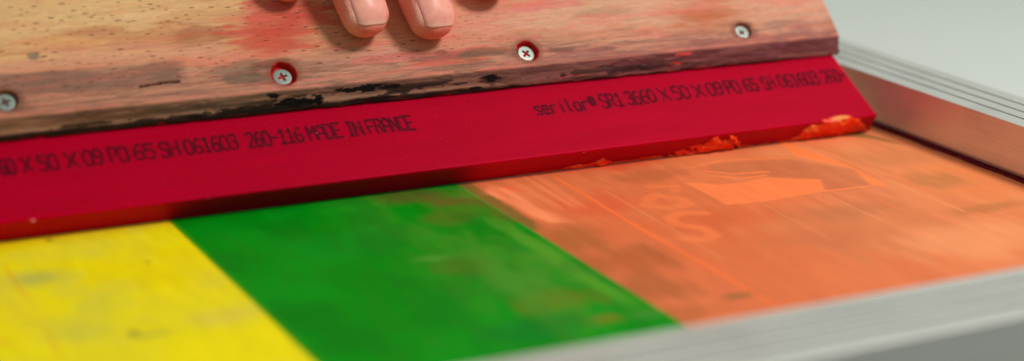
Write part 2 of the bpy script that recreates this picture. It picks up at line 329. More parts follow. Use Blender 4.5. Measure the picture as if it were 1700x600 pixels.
def m_plain(name, color, rough=0.5, spec=0.05, metal=0.0, var=0.12, scale=0.6, sss=0, coat=0):
    m, t, b = mat(name)
    tc = nd(t, 'ShaderNodeTexCoord'); n = nd(t, 'ShaderNodeTexNoise'); n.inputs['Scale'].default_value = scale * 1000; n.inputs['Detail'].default_value = 4
    t.links.new(tc.outputs['Object'], n.inputs['Vector'])
    mr = nd(t, 'ShaderNodeMapRange'); mr.inputs['From Min'].default_value = 0.3; mr.inputs['From Max'].default_value = 0.7
    mr.inputs['To Min'].default_value = 1 - var; mr.inputs['To Max'].default_value = 1 + var
    t.links.new(n.outputs['Fac'], mr.inputs['Value'])
    vm = nd(t, 'ShaderNodeVectorMath', operation='SCALE'); vm.inputs[0].default_value = color
    t.links.new(mr.outputs[0], vm.inputs['Scale']); t.links.new(vm.outputs['Vector'], b.inputs['Base Color'])
    b.inputs['Roughness'].default_value = rough; b.inputs['Metallic'].default_value = metal; b.inputs['Specular IOR Level'].default_value = spec
    if sss:
        b.inputs['Subsurface Weight'].default_value = sss; b.inputs['Subsurface Radius'].default_value = (1, .3, .2); b.inputs['Subsurface Scale'].default_value = 0.002
    b.inputs['Coat Weight'].default_value = coat
    return m

def m_tinted(name, rough, metal=0.0, sss=0.0, bump=0.0, bscale=500, spec=0.5, cells=False):
    m, t, b = mat(name)
    a = nd(t, 'ShaderNodeAttribute', attribute_name='tint')
    tc = nd(t, 'ShaderNodeTexCoord'); n = nd(t, 'ShaderNodeTexNoise'); n.inputs['Scale'].default_value = bscale; n.inputs['Detail'].default_value = 5
    t.links.new(tc.outputs['Object'], n.inputs['Vector'])
    mr = nd(t, 'ShaderNodeMapRange'); mr.inputs['From Min'].default_value = 0.3; mr.inputs['From Max'].default_value = 0.7
    mr.inputs['To Min'].default_value = 0.93; mr.inputs['To Max'].default_value = 1.07
    t.links.new(n.outputs['Fac'], mr.inputs['Value'])
    vm = nd(t, 'ShaderNodeVectorMath', operation='SCALE'); t.links.new(a.outputs['Color'], vm.inputs[0])
    t.links.new(mr.outputs[0], vm.inputs['Scale']); t.links.new(vm.outputs['Vector'], b.inputs['Base Color'])
    b.inputs['Roughness'].default_value = rough; b.inputs['Metallic'].default_value = metal; b.inputs['Specular IOR Level'].default_value = spec
    if sss:
        b.inputs['Subsurface Weight'].default_value = sss; b.inputs['Subsurface Radius'].default_value = (1, .35, .2); b.inputs['Subsurface Scale'].default_value = 0.0025
    if bump:
        bp = nd(t, 'ShaderNodeBump'); bp.inputs['Strength'].default_value = bump; bp.inputs['Distance'].default_value = 0.0003
        src = n
        if cells:
            src = nd(t, 'ShaderNodeTexVoronoi', feature='F1'); src.inputs['Scale'].default_value = bscale * 2.2
            t.links.new(tc.outputs['Object'], src.inputs['Vector'])
            t.links.new(src.outputs['Distance'], bp.inputs['Height'])
        else: t.links.new(n.outputs['Fac'], bp.inputs['Height'])
        t.links.new(bp.outputs['Normal'], b.inputs['Normal'])
    return m

M_TABLE = m_table(); M_ALU = m_alu(); M_MESH = m_ink_mesh(); M_WOOD = m_wood(); M_BLADE = m_blade()
M_TEXT = m_plain('faded_black_print', (0.10, 0.001, 0.012), 0.55, var=0.5, scale=1.2)
M_TEXT2 = m_plain('faint_smeared_print', (0.21, 0.001, 0.012), 0.5, var=0.3, scale=1.2)
M_SCREW = m_tinted('zinc_plated_screw', 0.42, metal=0.35, bump=0.1, bscale=1500)
M_INK = m_tinted('wet_red_orange_ink', 0.25, sss=0.5, bump=0.12, bscale=500, spec=0.4)
M_SKIN = m_tinted('skin', 0.46, sss=0.25, bump=0.55, bscale=650, spec=0.4, cells=True)
M_NAIL = m_tinted('fingernail', 0.24, sss=0.15, bump=0.03, bscale=400)
M_GROOVE = m_plain('dark_grooves', (0.10, 0.075, 0.06), 0.8, var=0.4, scale=0.1)  # dark brown tone for the groove faces of the bars
M_RESID = m_plain('dark_red_dried_ink', (0.13, 0.004, 0.01), 0.35, var=0.4, scale=0.3)

# ------------------------------------------------------------------ table
ZT = -1.2
gx = np.array([-2500, -1200, -600, -200, 100, 400, 1200, 2500.]); gy = np.array([-243.5, -200, -150, 0, 300, 800, 2000, 4500.])
X, Y = np.meshgrid(gx, gy, indexing='ij')
V = np.stack([X, Y, np.full(X.shape, ZT)], -1).reshape(-1, 3); V = np.concatenate([V, V - np.array([0, 0, 24.])])
F = grid_faces(8, 8) + [tuple(reversed(f)) for f in grid_faces(8, 8, off=64)]
for i in range(7):
    F += [(i * 8, 64 + i * 8, 64 + (i + 1) * 8, (i + 1) * 8), (i * 8 + 7, (i + 1) * 8 + 7, 64 + (i + 1) * 8 + 7, 64 + i * 8 + 7)]
    F += [(i, i + 1, 64 + i + 1, 64 + i), (56 + i, 64 + 56 + i, 64 + 57 + i, 57 + i)]
t = mesh_obj('table_surface', V, F, M_TABLE, smooth=False)
t['kind'] = 'structure'

# ------------------------------------------------------------------ screen: aluminium bars + mesh
IN_X0, IN_X1, IN_Y0, IN_Y1 = -470.0, 4.8, -210.0, 200.0
BW, BH = 31.8, 20.7
screen = root('printing_screen', 'aluminium screen printing frame with ribbed bars around yellow, green and orange stretched mesh', 'printing screen', (-230, 0, 0))

def bar_profile():
    """(offset outward from the inner wall, z) round the extrusion"""
    p = [(1.6, 0.25), (1.6, 2.0), (0.0, 2.3), (0.0, BH - .12), (0.12, BH)]
    for g in (8.2, 15.8, 23.6):
        p += [(g - .5, BH), (g - .5, BH - 1.0), (g + .5, BH - 1.0), (g + .5, BH)]
    p += [(BW - .1, BH), (BW, BH - .1), (BW, 0.25)]
    return p

def bar(a, b, out, label):
    """a->b: inner wall corner points; out: outward unit vector; mitred ends"""
    a = np.array(a, float); b = np.array(b, float); out = np.array(out, float)
    d = (b - a) / np.linalg.norm(b - a)
    pr = bar_profile(); n = len(pr); L = np.linalg.norm(b - a)
    ts = np.linspace(0, 1, 60)
    V = []; G = []
    for q in ts:
        for (o, z) in pr:
            p0 = a + d * (-o); p1 = b + d * o            # mitre
            p = p0 + (p1 - p0) * q + out * o
            V.append((p[0], p[1], z)); G.append((q * L, o, z))
    F = grid_faces(60, n, closed_v=True)
    F += [tuple(range(n)), tuple(reversed(range(59 * n, 60 * n)))]
    o = mesh_obj('frame_bar', V, F, M_ALU, screen, smooth=False, grain=G)
    o.data.materials.append(M_GROOVE)
    gi = [k for k in range(n) if all(abs(pr[kk][1] - BH) < 1.05 and 5 < pr[kk][0] < 26 for kk in (k, (k + 1) % n)) and (pr[k][1] < BH - .5 or pr[(k + 1) % n][1] < BH - .5)]
    for q in range(59):
        for k in gi: o.data.polygons[q * n + k].material_index = 1
    o['label'] = label
    return o
g_ = 0.03
bar((IN_X0 + g_, IN_Y0), (IN_X1 - g_, IN_Y0), (0, -1), 'blurred near bar of the frame along the bottom of the photo')
bar((IN_X1, IN_Y0 + g_), (IN_X1, IN_Y1 - g_), (1, 0), 'right hand bar with red and orange reflections on its inner wall')
bar((IN_X1 - g_, IN_Y1), (IN_X0 + g_, IN_Y1), (0, 1), 'far bar behind the wooden handle')
bar((IN_X0, IN_Y1 - g_), (IN_X0, IN_Y0 + g_), (-1, 0), 'left hand bar')

def paint_mesh(x, y):
    n1 = fbm(x / 22, y / 30, 11); n2 = fbm(x / 6, y / 9, 21); st = fbm(x / 2.2, y / 60, 31)
    # yellow
    cy = np.broadcast_to(lin((246, 228, 18)), x.shape + (3,)).copy()
    cy = blend(cy, sstep(.45, .62, n1) * .3, (228, 212, 50))
    cy = blend(cy, sstep(.52, .7, fbm(x / 14, y / 12, 77)) * .35, (214, 206, 76))
    cy = blobs(cy, x, y, [(a, b, c_, d, tuple(min(255, int(k_ * 1.12)) for k_ in e), f * .8) for a, b, c_, d, e, f in MY], 200, edge=.35, stretch=(7, 7), hard=.6)
    cy = blend(cy, (1 - sstep(.3, 1.1, seg_dist(x, y, MP['YL']))) * sstep(.35, .6, n2) * .35, (236, 140, 40))
    cy = blend(cy, sstep(-10, -2, y) * .5 * sstep(-390, -330, -x * 0 - 360), (224, 150, 20))
    # green
    cg = np.broadcast_to(lin((0, 136, 16)), x.shape + (3,)).copy()
    cg = blend(cg, sstep(.4, .65, n1) * .6, (0, 150, 26))
    cg = blend(cg, sstep(.5, .7, st) * .12, (30, 140, 30))
    cg = blobs(cg, x, y, [(a, b, c_, d, e, min(1, f * 1.25)) for a, b, c_, d, e, f in MG], 300, edge=.8, stretch=(7, 16), hard=.6)
    s1 = 1 - sstep(1.6, 4.5, np.abs(x + 201.5 + (n2 - .5) * 3 + (y + 60) * .02))
    cg = blend(cg, s1 * sstep(-38, -52, y) * (1 - sstep(-125, -155, y)) * .85, (84, 156, 40))
    s2 = 1 - sstep(2, 6, np.abs(x + 226 + (n1 - .5) * 10 - (y + 100) * .06))
    cg = blend(cg, s2 * sstep(-60, -80, y) * .5, (62, 140, 40))
    cg = blend(cg, sstep(-262, -215, x) * sstep(.44, .62, fbm(x / 13, y / 34, 61)) * .42, (84, 148, 40))
    cg = blend(cg, sstep(.5, .68, fbm(x / 16, y / 26, 66)) * .35, (0, 112, 22))
    cg = blend(cg, (1 - sstep(0.2, 1.0, x + 304)) * .6, (90, 170, 20))
    cg = blend(cg, sstep(-195.3, -194.6, x) * .4, (120, 150, 60))
    # orange
    co = np.broadcast_to(lin((226, 120, 74)), x.shape + (3,)).copy()
    co = blend(co, sstep(-130, -10, x) * .6, (240, 154, 102))  # paler to the right: surface sheen painted into the colour
    co = blend(co, sstep(.45, .62, fbm(x / 9, y / 50, 41)) * .3, (212, 106, 64))
    co = blend(co, sstep(.52, .6, fbm(x / 1.6, y / 80, 51)) * .10, (244, 136, 86))
    co = blobs(co, x, y, [(a, b, c_, d, e, min(1, f * 1.3)) for a, b, c_, d, e, f in MO], 400, edge=.7, stretch=(6, 22), hard=.6)
    P_ = (255, 134, 78)
    wob = lambda pts: [(a, b) for a, b in pts]
    co = blend(co, poly_mask(x, y, MP['DARK'], 3.5) * .5, (190, 108, 70))
    co = blend(co, poly_mask(x, y, MP['POST'], .7) * .95, P_)
    co = blend(co, poly_mask(x, y, MP['WEDGE'], .6) * .95, (255, 136, 76))
    for k, wd, a_ in (('THIN', .9, .8), ('FING1', 1.1, .8), ('FING2', 1.2, .6), ('FING3', .9, .75), ('SS', 2.6, .55), ('LO', 2.6, .42), ('LN', 2.2, .4)):
        co = blend(co, (1 - sstep(wd * .5, wd * 1.4, seg_dist(x, y, MP[k]) + (n2 - .5) * .8 * (wd > 1.5))) * a_, P_)
    co = blend(co, poly_mask(x, y, MP['PATCH'], 2.0) * (.55 + .45 * sstep(.38, .56, st)), (255, 146, 98))
    co = blend(co, sstep(-180, -172, x) * (1 - sstep(-166, -158, x)) * sstep(-52, -40, y) * sstep(.42, .56, fbm(x / 1.5, y / 70, 52)) * .6, (255, 140, 92))
    for k, wd, c, a_ in (('L1', .65, (255, 118, 62), .95), ('L2', .5, (234, 142, 96), .5), ('L3', .4, (232, 140, 92), .7), ('L4', .4, (234, 146, 100), .75), ('L5', .6, (240, 146, 92), .8), ('L6', .5, (238, 130, 76), .6)):
        co = blend(co, (1 - sstep(wd * .6, wd * 1.5, seg_dist(x, y, MP[k]))) * a_, c)
    co = blend(co, (1 - sstep(2.2, 4.2, np.abs(x + 190.5 + (n2 - .5) * 2))) * sstep(.3, .55, n2) * .25, (196, 110, 60))
    co = blend(co, poly_mask(x, y, MP['OLV'], 2.0) * .75, (112, 100, 50))
    # green ink spilling over the boundary next to the squeegee
    sp = (1 - sstep(-187, -182, x + (n2 - .5) * 8 + (y + 35) * .12)) * sstep(-66, -58, y) * .0
    e = -189.0 + (n2 - .5) * 5 + (st - .5) * 6 - 1.5 * sstep(-40, -60, y)
    co = blend(co, (1 - sstep(-2.5, 2.5, x - e)) * sstep(-66, -58, y + (st - .5) * 10) * .82, (110, 104, 42))
    return cy, cg, co

fy = np.concatenate([[-243.0, -226, -214], np.arange(-212, 2.1, .8), [6, 20, 60, 120, 200, 233]])
def panel(x0, x1, step, z, which, label):
    core = np.arange(x0, x1, step); xs = np.concatenate([core, [x1]])
    if x0 < -400: xs = np.concatenate([[-503, -480, -450, -420], np.arange(-400, x1, step), [x1]])
    if x1 > 30: xs = np.concatenate([np.arange(x0, 8, step), [12, 20, x1]])
    x, y = np.meshgrid(xs, fy, indexing='ij')
    c = paint_mesh(x, y)[which]
    zz = z + (fbm(x / 60, y / 60, 91) - .5) * .5 - .1
    V = np.stack([x, y, zz], -1)
    nu, nv = x.shape
    o = mesh_obj('mesh_panel', V, grid_faces(nu, nv), M_MESH, screen, col=c, grain=np.stack([x, y, 0 * x], -1))
    o['label'] = label
    return o
panel(-503, -304.0, .7, -.18, 0, 'yellow stained area of mesh with faint grey blotches')
panel(-304.6, -194.2, .6, -.02, 1, 'green area of mesh with olive smears')
panel(-194.9, 37.0, .45, -.18, 2, 'orange area of mesh with ghosted lettering and a pale silhouette')
# dried ink along the foot of the right bar
ys = np.linspace(-209.5, 40, 160); V = []
for k, y_ in enumerate(ys):
    wv = 1.9 + 0.9 * math.sin(k * .35) * .3 + random.random() * .35
    V += [(IN_X1 - wv, y_, -.08), (IN_X1 - wv + .5, y_, .45), (IN_X1 + 1.2, y_, .7)]
o = mesh_obj('dried_ink_line', V, grid_faces(160, 3), M_RESID, screen)
o['label'] = 'dark red line of dried ink at the foot of the right bar'

# ------------------------------------------------------------------ squeegee
A45 = math.radians(45); A38 = math.radians(38)
ES = np.array([0, math.cos(A45), math.sin(A45)]); EN = np.array([0, -math.sin(A45), math.cos(A45)])
E1 = np.array([0, 17.1, 36.9]); E2 = np.array([0, 16.9, 28.15])
UB = np.array([0, math.cos(A38), math.sin(A38)]); NB = np.array([0, -math.sin(A38), math.cos(A38)])
LB = np.array([0, .588, -.809]); B2 = np.array([0, -8.45, 8.1]); B3 = np.array([0, -2.35, -0.3])
squeegee = root('squeegee', 'wooden squeegee with ink stained handle, four screws and a red rubber blade', 'squeegee', (-210, 20, 0))
SX0, SX1 = -420.0, -6.7

SCREWS = [(-352.7, 7.0, 1.5, 4.3, 3.45, 0), (-252.6, 7.1, 2.3, 4.9, 3.55, 1), (-152.6, 7.0, 2.1, 4.5, 3.5, 2), (-52.7, 7.0, 1.7, 4.05, 3.4, 3)]

def handle():
    pts = []; tag_ = []
    def seg(a, b, step, s0, s1):
        L = np.linalg.norm(np.array(b) - np.array(a)); n = max(2, int(L / step))
        for i in range(n):
            q = i / n
            pts.append(np.array(a) * (1 - q) + np.array(b) * q); tag_.append(s0 + (s1 - s0) * q)
    slot = B2 + UB * 35.5                      # where the underside meets the blade
    rear = E1 - EN * 24                        # back plane origin
    under_b = rear - ES * 6.0
    top_f = E1 + ES * 92; top_b = rear + ES * 92
    seg(under_b, slot + np.array([0, 2.0, -2.0]), 4, -40, -20)
    seg(slot + np.array([0, 2.0, -2.0]), slot, 1.5, -20, -16)
    seg(slot, E2, 1.0, -16, -8.6)
    seg(E2, E1, .38, -8.1, 0)
    seg(E1, E1 + ES * 52, .4, 0, 52)
    seg(E1 + ES * 52, top_f, 3, 52, 92)
    seg(top_f, top_b, 3, 92, 116)
    seg(top_b, under_b, 4, 116, 200)
    P = np.array(pts)[:, 1:]; S = np.array(tag_); n = len(P)
    # round the corners a little
    for it in range(3):
        P = .25 * np.roll(P, 1, 0) + .5 * P + .25 * np.roll(P, -1, 0)
    T = np.roll(P, -1, 0) - np.roll(P, 1, 0); T /= np.linalg.norm(T, axis=1)[:, None] + 1e-9
    N = np.stack([-T[:, 1], T[:, 0]], 1)     # outward for this winding (checked on the front face)
    k = np.argmin(np.abs(S - 30))
    if N[k] @ EN[1:] < 0: N = -N
    xs = np.concatenate([np.array([0, .15, .5, 1.0]) + SX0, np.arange(SX0 + 1.6, SX1 - 1.6, .42), SX1 - np.array([1.2, .8, .45, .2, .05, 0])])
    X, Sg = np.meshgrid(xs, S, indexing='ij')
    Pg = np.broadcast_to(P, (len(xs), n, 2)).copy()
    # displacement
    D = (fbm(X / 60, Sg / 12, 5) - .5) * .35 + (fbm(X / 9, Sg / 1.6, 6) - .5) * .12
    edge = np.exp(-(Sg / 1.6) ** 2) * (fbm(X / 12, Sg * 0 + .3, 61) * .5 + sstep(.6, .75, fbm(X / 5, Sg / 3, 62)) * .5)
    low = np.exp(-((Sg + 8.3) / 1.2) ** 2) * (.0 + fbm(X / 9, Sg / 2, 63, 5) * .5 + .5 * sstep(.58, .7, fbm(X / 9, Sg * 0 + .7, 64)))
    ch = (Sg < 0) & (Sg > -8.6)
    pit = np.where(ch, sstep(.60, .68, fbm(X / 6, Sg / 1.6, 65, 5)) * .35, 0) + np.where(ch, (fbm(X / 7, Sg / 1.2, 66, 4) - .5) * .25, 0)
    D = D - edge * .4 - low - pit * .6
    crack = 1 - sstep(.25, .6, seg_dist(X, Sg, CRACK) + (fbm(X / 1.2, Sg / .5, 67) - .5) * .5)
    D = D - crack * 1.3
    red = np.zeros(X.shape); holes = np.zeros(X.shape)
    for (hx, hs, dep, r, hr, kind) in SCREWS:
        dd = np.hypot(X - hx, Sg - hs); an = np.arctan2(Sg - hs, X - hx)
        rr = r + (fbm(an * 2.1 + 10, dd * 0 + hx, 71 + kind) - .5) * .9
        if kind == 1: rr = rr + .5 * np.exp(-((an - 1.75) / .22) ** 2)
        if kind == 3: rr = rr - .45 + .75 * np.exp(-((an - .55) / .55) ** 2)
        m = 1 - sstep(rr - .75, rr + .05, dd)
        m = np.where(Sg < -.5, 0, m)
        D = D * (1 - m) - m * (dep + .5)
        holes = np.maximum(holes, m)
        rm = (1 - sstep(rr - .1, rr + .45, dd + (fbm(X / .8, Sg / .8, 75) - .5) * .5)) * (1 if kind in (1, 2) else .0)
        red = np.maximum(red, rm)
    inset = np.interp(SX1 - X, [0, .05, .2, .45, .8, 1.2, 1.7], [1.4, .95, .6, .32, .14, .04, 0])
    D = D - inset - np.interp(X - SX0, [0, .15, .5, 1.0, 1.6], [1.2, .7, .25, .05, 0])
    Pg += N[None] * D[..., None]
    V = np.concatenate([X[..., None], Pg], -1)
    # ---- paint
    n1 = fbm(X / 30, Sg / 6, 81); n2 = fbm(X / 8, Sg / 2, 82, 5)
    g1 = fbm(X / 26, Sg / 1.1, 120, 5); g2 = fbm(X / 12, Sg / .7, 130, 5); g3 = fbm(X / 60, Sg / 2.6, 140, 5)
    c = np.broadcast_to(lin((204, 144, 110)), X.shape + (3,)).copy()
    up = sstep(-205, -320, X) * sstep(10, 24, Sg + (n1 - .5) * 16 + (X + 300) * .04)
    c = blend(c, up * .9, (222, 168, 108))
    c = blend(c, up * sstep(.45, .58, g3) * .65, (196, 128, 72))
    c = blend(c, up * sstep(.50, .60, fbm(X / 90, Sg / 1.8, 150, 5)) * .5, (240, 198, 140))
    c = blend(c, sstep(-230, -120, X) * .4, (208, 148, 118))
    c = blend(c, sstep(.46, .62, n1) * .28, (218, 142, 120))
    c = blend(c, sstep(.48, .62, g3) * .35, (190, 122, 94))
    c = blend(c, sstep(-130, -60, X) * sstep(10, 20, Sg) * .4, (222, 168, 138))
    c = blend(c, (1 - sstep(7, 17, Sg + (n1 - .5) * 10)) * sstep(-100, -160, X) * .5, (168, 114, 94))
    c = blobs(c, X, Sg, WS, 500, edge=.9, stretch=(12, 2.2), hard=.28)
    c = blend(c, np.exp(-((X + 66) / 16) ** 2 - ((Sg - 17) / 6.5) ** 2) * (.5 + .5 * sstep(.4, .6, g3)) * .9, (186, 100, 62))
    c = blend(c, np.exp(-((X + 252) / 11) ** 2 - ((Sg - 26) / 8) ** 2) * (.5 + .5 * sstep(.4, .6, g3)) * .8, (200, 72, 54))
    # sharp upper edge of the greyed band on the left, as if masked by tape
    band = sstep(17.2, 16.2, Sg + .012 * (X + 300) + (n2 - .5) * 1.6) * sstep(7.5, 9.5, Sg + (n1 - .5) * 3) * sstep(-286, -290, X + (g1 - .5) * 6)
    c = blend(c, band * (.45 + .3 * sstep(.4, .6, g1)), (138, 98, 82))
    # dirt in the fibres, heavier towards the lower edge
    low_d = np.clip(1.15 - Sg / 15, .12, 1)
    c = blend(c, sstep(.53, .63, g1) * low_d * .55, (128, 88, 74))
    c = blend(c, sstep(.58, .66, g2) * low_d * .6, (96, 72, 64))
    c = blend(c, sstep(.57, .65, fbm(X / 7, Sg / 1.4, 160, 5)) * sstep(-310, -240, X) * .35 * low_d, (104, 92, 80))
    c = blend(c, sstep(.56, .68, fbm(X / 18, Sg / 1.5, 170, 5)) * .14, (232, 108, 84))
    c = blend(c, sstep(.60, .70, fbm(X / 24, Sg / 3.2, 180, 4)) * sstep(-300, -250, X) * .28, (228, 96, 92))
    c = blend(c, (1 - sstep(1.2, 5.0, Sg + (n2 - .5) * 6)) * .30, (150, 100, 84))
    c = blend(c, (1 - sstep(2, 9, Sg + (n2 - .5) * 8)) * sstep(-200, -120, X) * .5, (150, 84, 84))
    c = blend(c, np.exp(-((Sg - .9) / .55) ** 2) * sstep(.4, .6, fbm(X / 14, Sg * 0, 190)) * .5, (232, 134, 112))
    # the lower bevel: grey brown on the left, maroon on the right, black grime and painted-in shadow along its foot
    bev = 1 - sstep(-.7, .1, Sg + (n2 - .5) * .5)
    cb = np.broadcast_to(lin((112, 80, 64)), X.shape + (3,)).copy()
    right = sstep(-215, -110, X)
    cb = blend(cb, right, (112, 60, 66))
    cb = blobs(cb, X, Sg, CS, 600, edge=.8, stretch=(12, 1.5), hard=.4)
    cb = blend(cb, sstep(.48, .60, g1) * .55 * (1 - .4 * right), (158, 112, 94))
    cb = blend(cb, sstep(.54, .66, g2) * .35, (70, 48, 46))
    cb = blend(cb, sstep(.52, .66, fbm(X / 10, Sg / 1.3, 195, 4)) * right * .5, (150, 88, 94))
    wl = np.exp(-((Sg + 4.9 + (g3 - .5) * 2.5) / .75) ** 2) * (1 - right)
    cb = blend(cb, wl * .75, (190, 144, 122))
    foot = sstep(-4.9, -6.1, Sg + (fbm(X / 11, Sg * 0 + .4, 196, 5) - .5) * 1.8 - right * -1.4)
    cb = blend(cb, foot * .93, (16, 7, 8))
    bl2 = sstep(.56, .60, fbm(X / 13, Sg / 1.9, 197, 5)) * sstep(-285, -255, X) * (1 - sstep(-180, -150, X)) * sstep(-1.2, -2.4, Sg)
    cb = blend(cb, bl2 * .85, (24, 17, 17))
    cb = blobs(cb, X, Sg, CK, 700, edge=1.2, stretch=(4, 1.0), hard=.15)
    cb = blend(cb, sstep(.60, .66, fbm(X / 6, Sg / .6, 198, 4)) * sstep(-6.4, -7.4, Sg) * .8, (186, 12, 18))
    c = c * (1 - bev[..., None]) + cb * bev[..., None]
    c = blend(c, crack, (14, 9, 8))
    pores = np.clip(.12 + .88 * sstep(-150, -215, X + (n1 - .5) * 60), 0, 1) * sstep(3, 12, Sg + (n1 - .5) * 8) + .10
    for (hx, hs, dep, r, hr, kind) in SCREWS:
        dd = np.hypot((X - hx) / 1.25, Sg - hs)
        c = blend(c, (1 - sstep(r * .95, r * 1.5, dd + (n2 - .5) * 3)) * .55 * (Sg > -.5), (112, 66, 48))
        if kind in (0, 3):
            dh = np.hypot(X - hx, Sg - hs)
            c = blend(c, (1 - sstep(r - .5, r + .1, dh)) * (Sg > -.5), (120, 44, 26) if kind == 3 else (104, 56, 40))
    c = blend(c, red, (176, 8, 12))
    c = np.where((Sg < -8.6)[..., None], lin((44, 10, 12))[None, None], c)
    c = np.concatenate([c, np.clip(pores, 0, 1)[..., None]], -1)
    nu = len(xs)
    F = grid_faces(nu, n, closed_v=True)
    F += [tuple(reversed(range(n))), tuple(range((nu - 1) * n, nu * n))]
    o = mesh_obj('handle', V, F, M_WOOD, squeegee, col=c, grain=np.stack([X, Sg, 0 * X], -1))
    return o
handle()

def blade():
    r = .45
    prof = []   # (point yz, s) start up the front face, down to the tip, over the lip, up the rear
    L = 46
    for q in np.linspace(L, r, 60): prof.append((B2 + UB * q, q))
    for a in (30, 60): prof.append((B2 + UB * (r - r * math.sin(math.radians(a))) + LB * (r - r * math.cos(math.radians(a))), 0))
    LL = np.linalg.norm(B3 - B2)
    for q in np.linspace(r, LL - r, 16): prof.append((B2 + LB * q, -q))
    end = B2 + LB * LL
    for a in (30, 60): prof.append((end - LB * (r - r * math.sin(math.radians(a))) + UB * (r - r * math.cos(math.radians(a))), -LL))
    for q in np.linspace(r, L, 12): prof.append((end + UB * q, -LL - q))
    P = np.array([p for p, s in prof]); S = np.array([s for p, s in prof]); n = len(P)
    xs = np.concatenate([np.linspace(0, .985, 285), 1 - np.array([.0050, .0042, .0034, .0026, .0020, .0014, .0010, .0007, .0005, .0003, .0002, .0001, .00005, .00002, 0])]); V = []; G = []
    x0 = SX0 + 4
    up = np.clip((P - B2) @ UB, 0, None); dn = np.clip((P - B2) @ LB, 0, None)
    x1 = -4.0 - .145 * up + .12 * dn
    cen_ = (B2 + B3) / 2 + UB * 22
    PN = np.where((dn < .3)[:, None], -NB, np.where((dn > np.linalg.norm(B3 - B2) - .3)[:, None], NB, UB))
    for q in xs:
        x = x0 + (x1 - x0) * q
        w_ = (fbm(x / 50, S * 0 + .1, 95) - .5) * .25
        e_ = (x1 - x); ins = np.interp(e_, [0, .12, .35, .8, 1.4, 2.0], [1.25, .8, .5, .22, .05, 0])
        p = P + PN * ins[:, None]
        for i in range(n):
            V.append((x[i], p[i, 1] + 0, p[i, 2] + 0)); G.append((x[i], S[i], 0))
    F = grid_faces(300, n, closed_v=True) + [tuple(reversed(range(n))), tuple(range(299 * n, 300 * n))]
    o = mesh_obj('blade', V, F, M_BLADE, squeegee, grain=G)
    return o
blade_o = blade()
blade_o['o'] = squeegee['o']

# printed lettering along the blade
GL = {
 'S': [[(1, .85), (.8, 1), (.25, 1), (0, .8), (.15, .57), (.85, .45), (1, .2), (.75, 0), (.2, 0), (0, .15)]],
 'R': [[(0, 0), (0, 1), (.75, 1), (1, .8), (.75, .52), (0, .5)], [(.5, .5), (1, 0)]],
 '1': [[(.1, .8), (.5, 1), (.5, 0)], [(.05, 0), (.95, 0)]],
 '3': [[(0, .9), (.3, 1), (.8, 1), (1, .78), (.75, .54), (.4, .52)], [(.75, .54), (1, .25), (.75, 0), (.25, 0), (0, .12)]],
 '6': [[(.9, .95), (.5, 1), (.1, .7), (0, .3), (.25, 0), (.75, 0), (1, .25), (.75, .52), (.2, .5), (.03, .35)]],
 '0': [[(.3, 1), (.7, 1), (1, .75), (1, .25), (.7, 0), (.3, 0), (0, .25), (0, .75), (.3, 1)]],
 'O': [[(.2, 1), (.8, 1), (1, .8), (1, .2), (.8, 0), (.2, 0), (0, .2), (0, .8), (.2, 1)]],
 '5': [[(.95, 1), (.1, 1), (.05, .55), (.7, .6), (1, .35), (.8, .05), (.3, 0), (0, .1)]],
 '9': [[(.1, .05), (.5, 0), (.9, .3), (1, .7), (.75, 1), (.25, 1), (0, .75), (.25, .48), (.8, .5), (.97, .65)]],
 'X': [[(0, 1), (1, 0)], [(1, 1), (0, 0)]],
 'P': [[(0, 0), (0, 1), (.75, 1), (1, .8), (.75, .5), (0, .48)]],
 'H': [[(0, 0), (0, 1)], [(1, 0), (1, 1)], [(0, .5), (1, .5)]],
 '2': [[(0, .85), (.25, 1), (.8, 1), (1, .78), (.8, .5), (0, 0), (1, 0)]],
 '-': [[(.05, .5), (.95, .5)]],
 'M': [[(0, 0), (0, 1), (.5, .5), (1, 1), (1, 0)]],
 'A': [[(0, 0), (0, .7), (.35, 1), (.65, 1), (1, .7), (1, 0)], [(0, .42), (1, .42)]],
 'D': [[(0, 0), (0, 1), (.65, 1), (1, .75), (1, .25), (.65, 0), (0, 0)]],
 'E': [[(1, 1), (0, 1), (0, 0), (1, 0)], [(0, .52), (.75, .52)]],
 'I': [[(.1, 1), (.9, 1)], [(.5, 1), (.5, 0)], [(.1, 0), (.9, 0)]],
 'N': [[(0, 0), (0, 1), (1, 0), (1, 1)]],
 'F': [[(1, 1), (0, 1), (0, 0)], [(0, .52), (.75, .52)]],
 'C': [[(1, .85), (.75, 1), (.25, 1), (0, .75), (0, .25), (.25, 0), (.75, 0), (1, .15)]],
 's': [[(.95, .6), (.2, .65), (.05, .48), (.9, .22), (.75, 0), (.05, .04)]],
 'e': [[(.05, .34), (.95, .36), (.8, .64), (.25, .64), (0, .35), (.2, 0), (.9, .03)]],
 'r': [[(.15, 0), (.15, .64)], [(.15, .45), (.5, .64), (.9, .6)]],
 'i': [[(.5, 0), (.5, .62)], [(.5, .86), (.5, .94)]],
 'l': [[(.35, 1), (.35, .12), (.6, 0)]],
 'o': [[(.25, .64), (.75, .64), (1, .4), (.8, 0), (.2, 0), (0, .3), (.25, .64)]],
 '®': [[(.3, .95), (.8, .9), (1, .6), (.8, .3), (.3, .28), (.05, .6), (.3, .95)], [(.38, .42), (.38, .78), (.65, .76), (.62, .6), (.4, .58)], [(.5, .58), (.7, .42)]],
 '.': [[(.3, 0), (.6, 0)]],
}
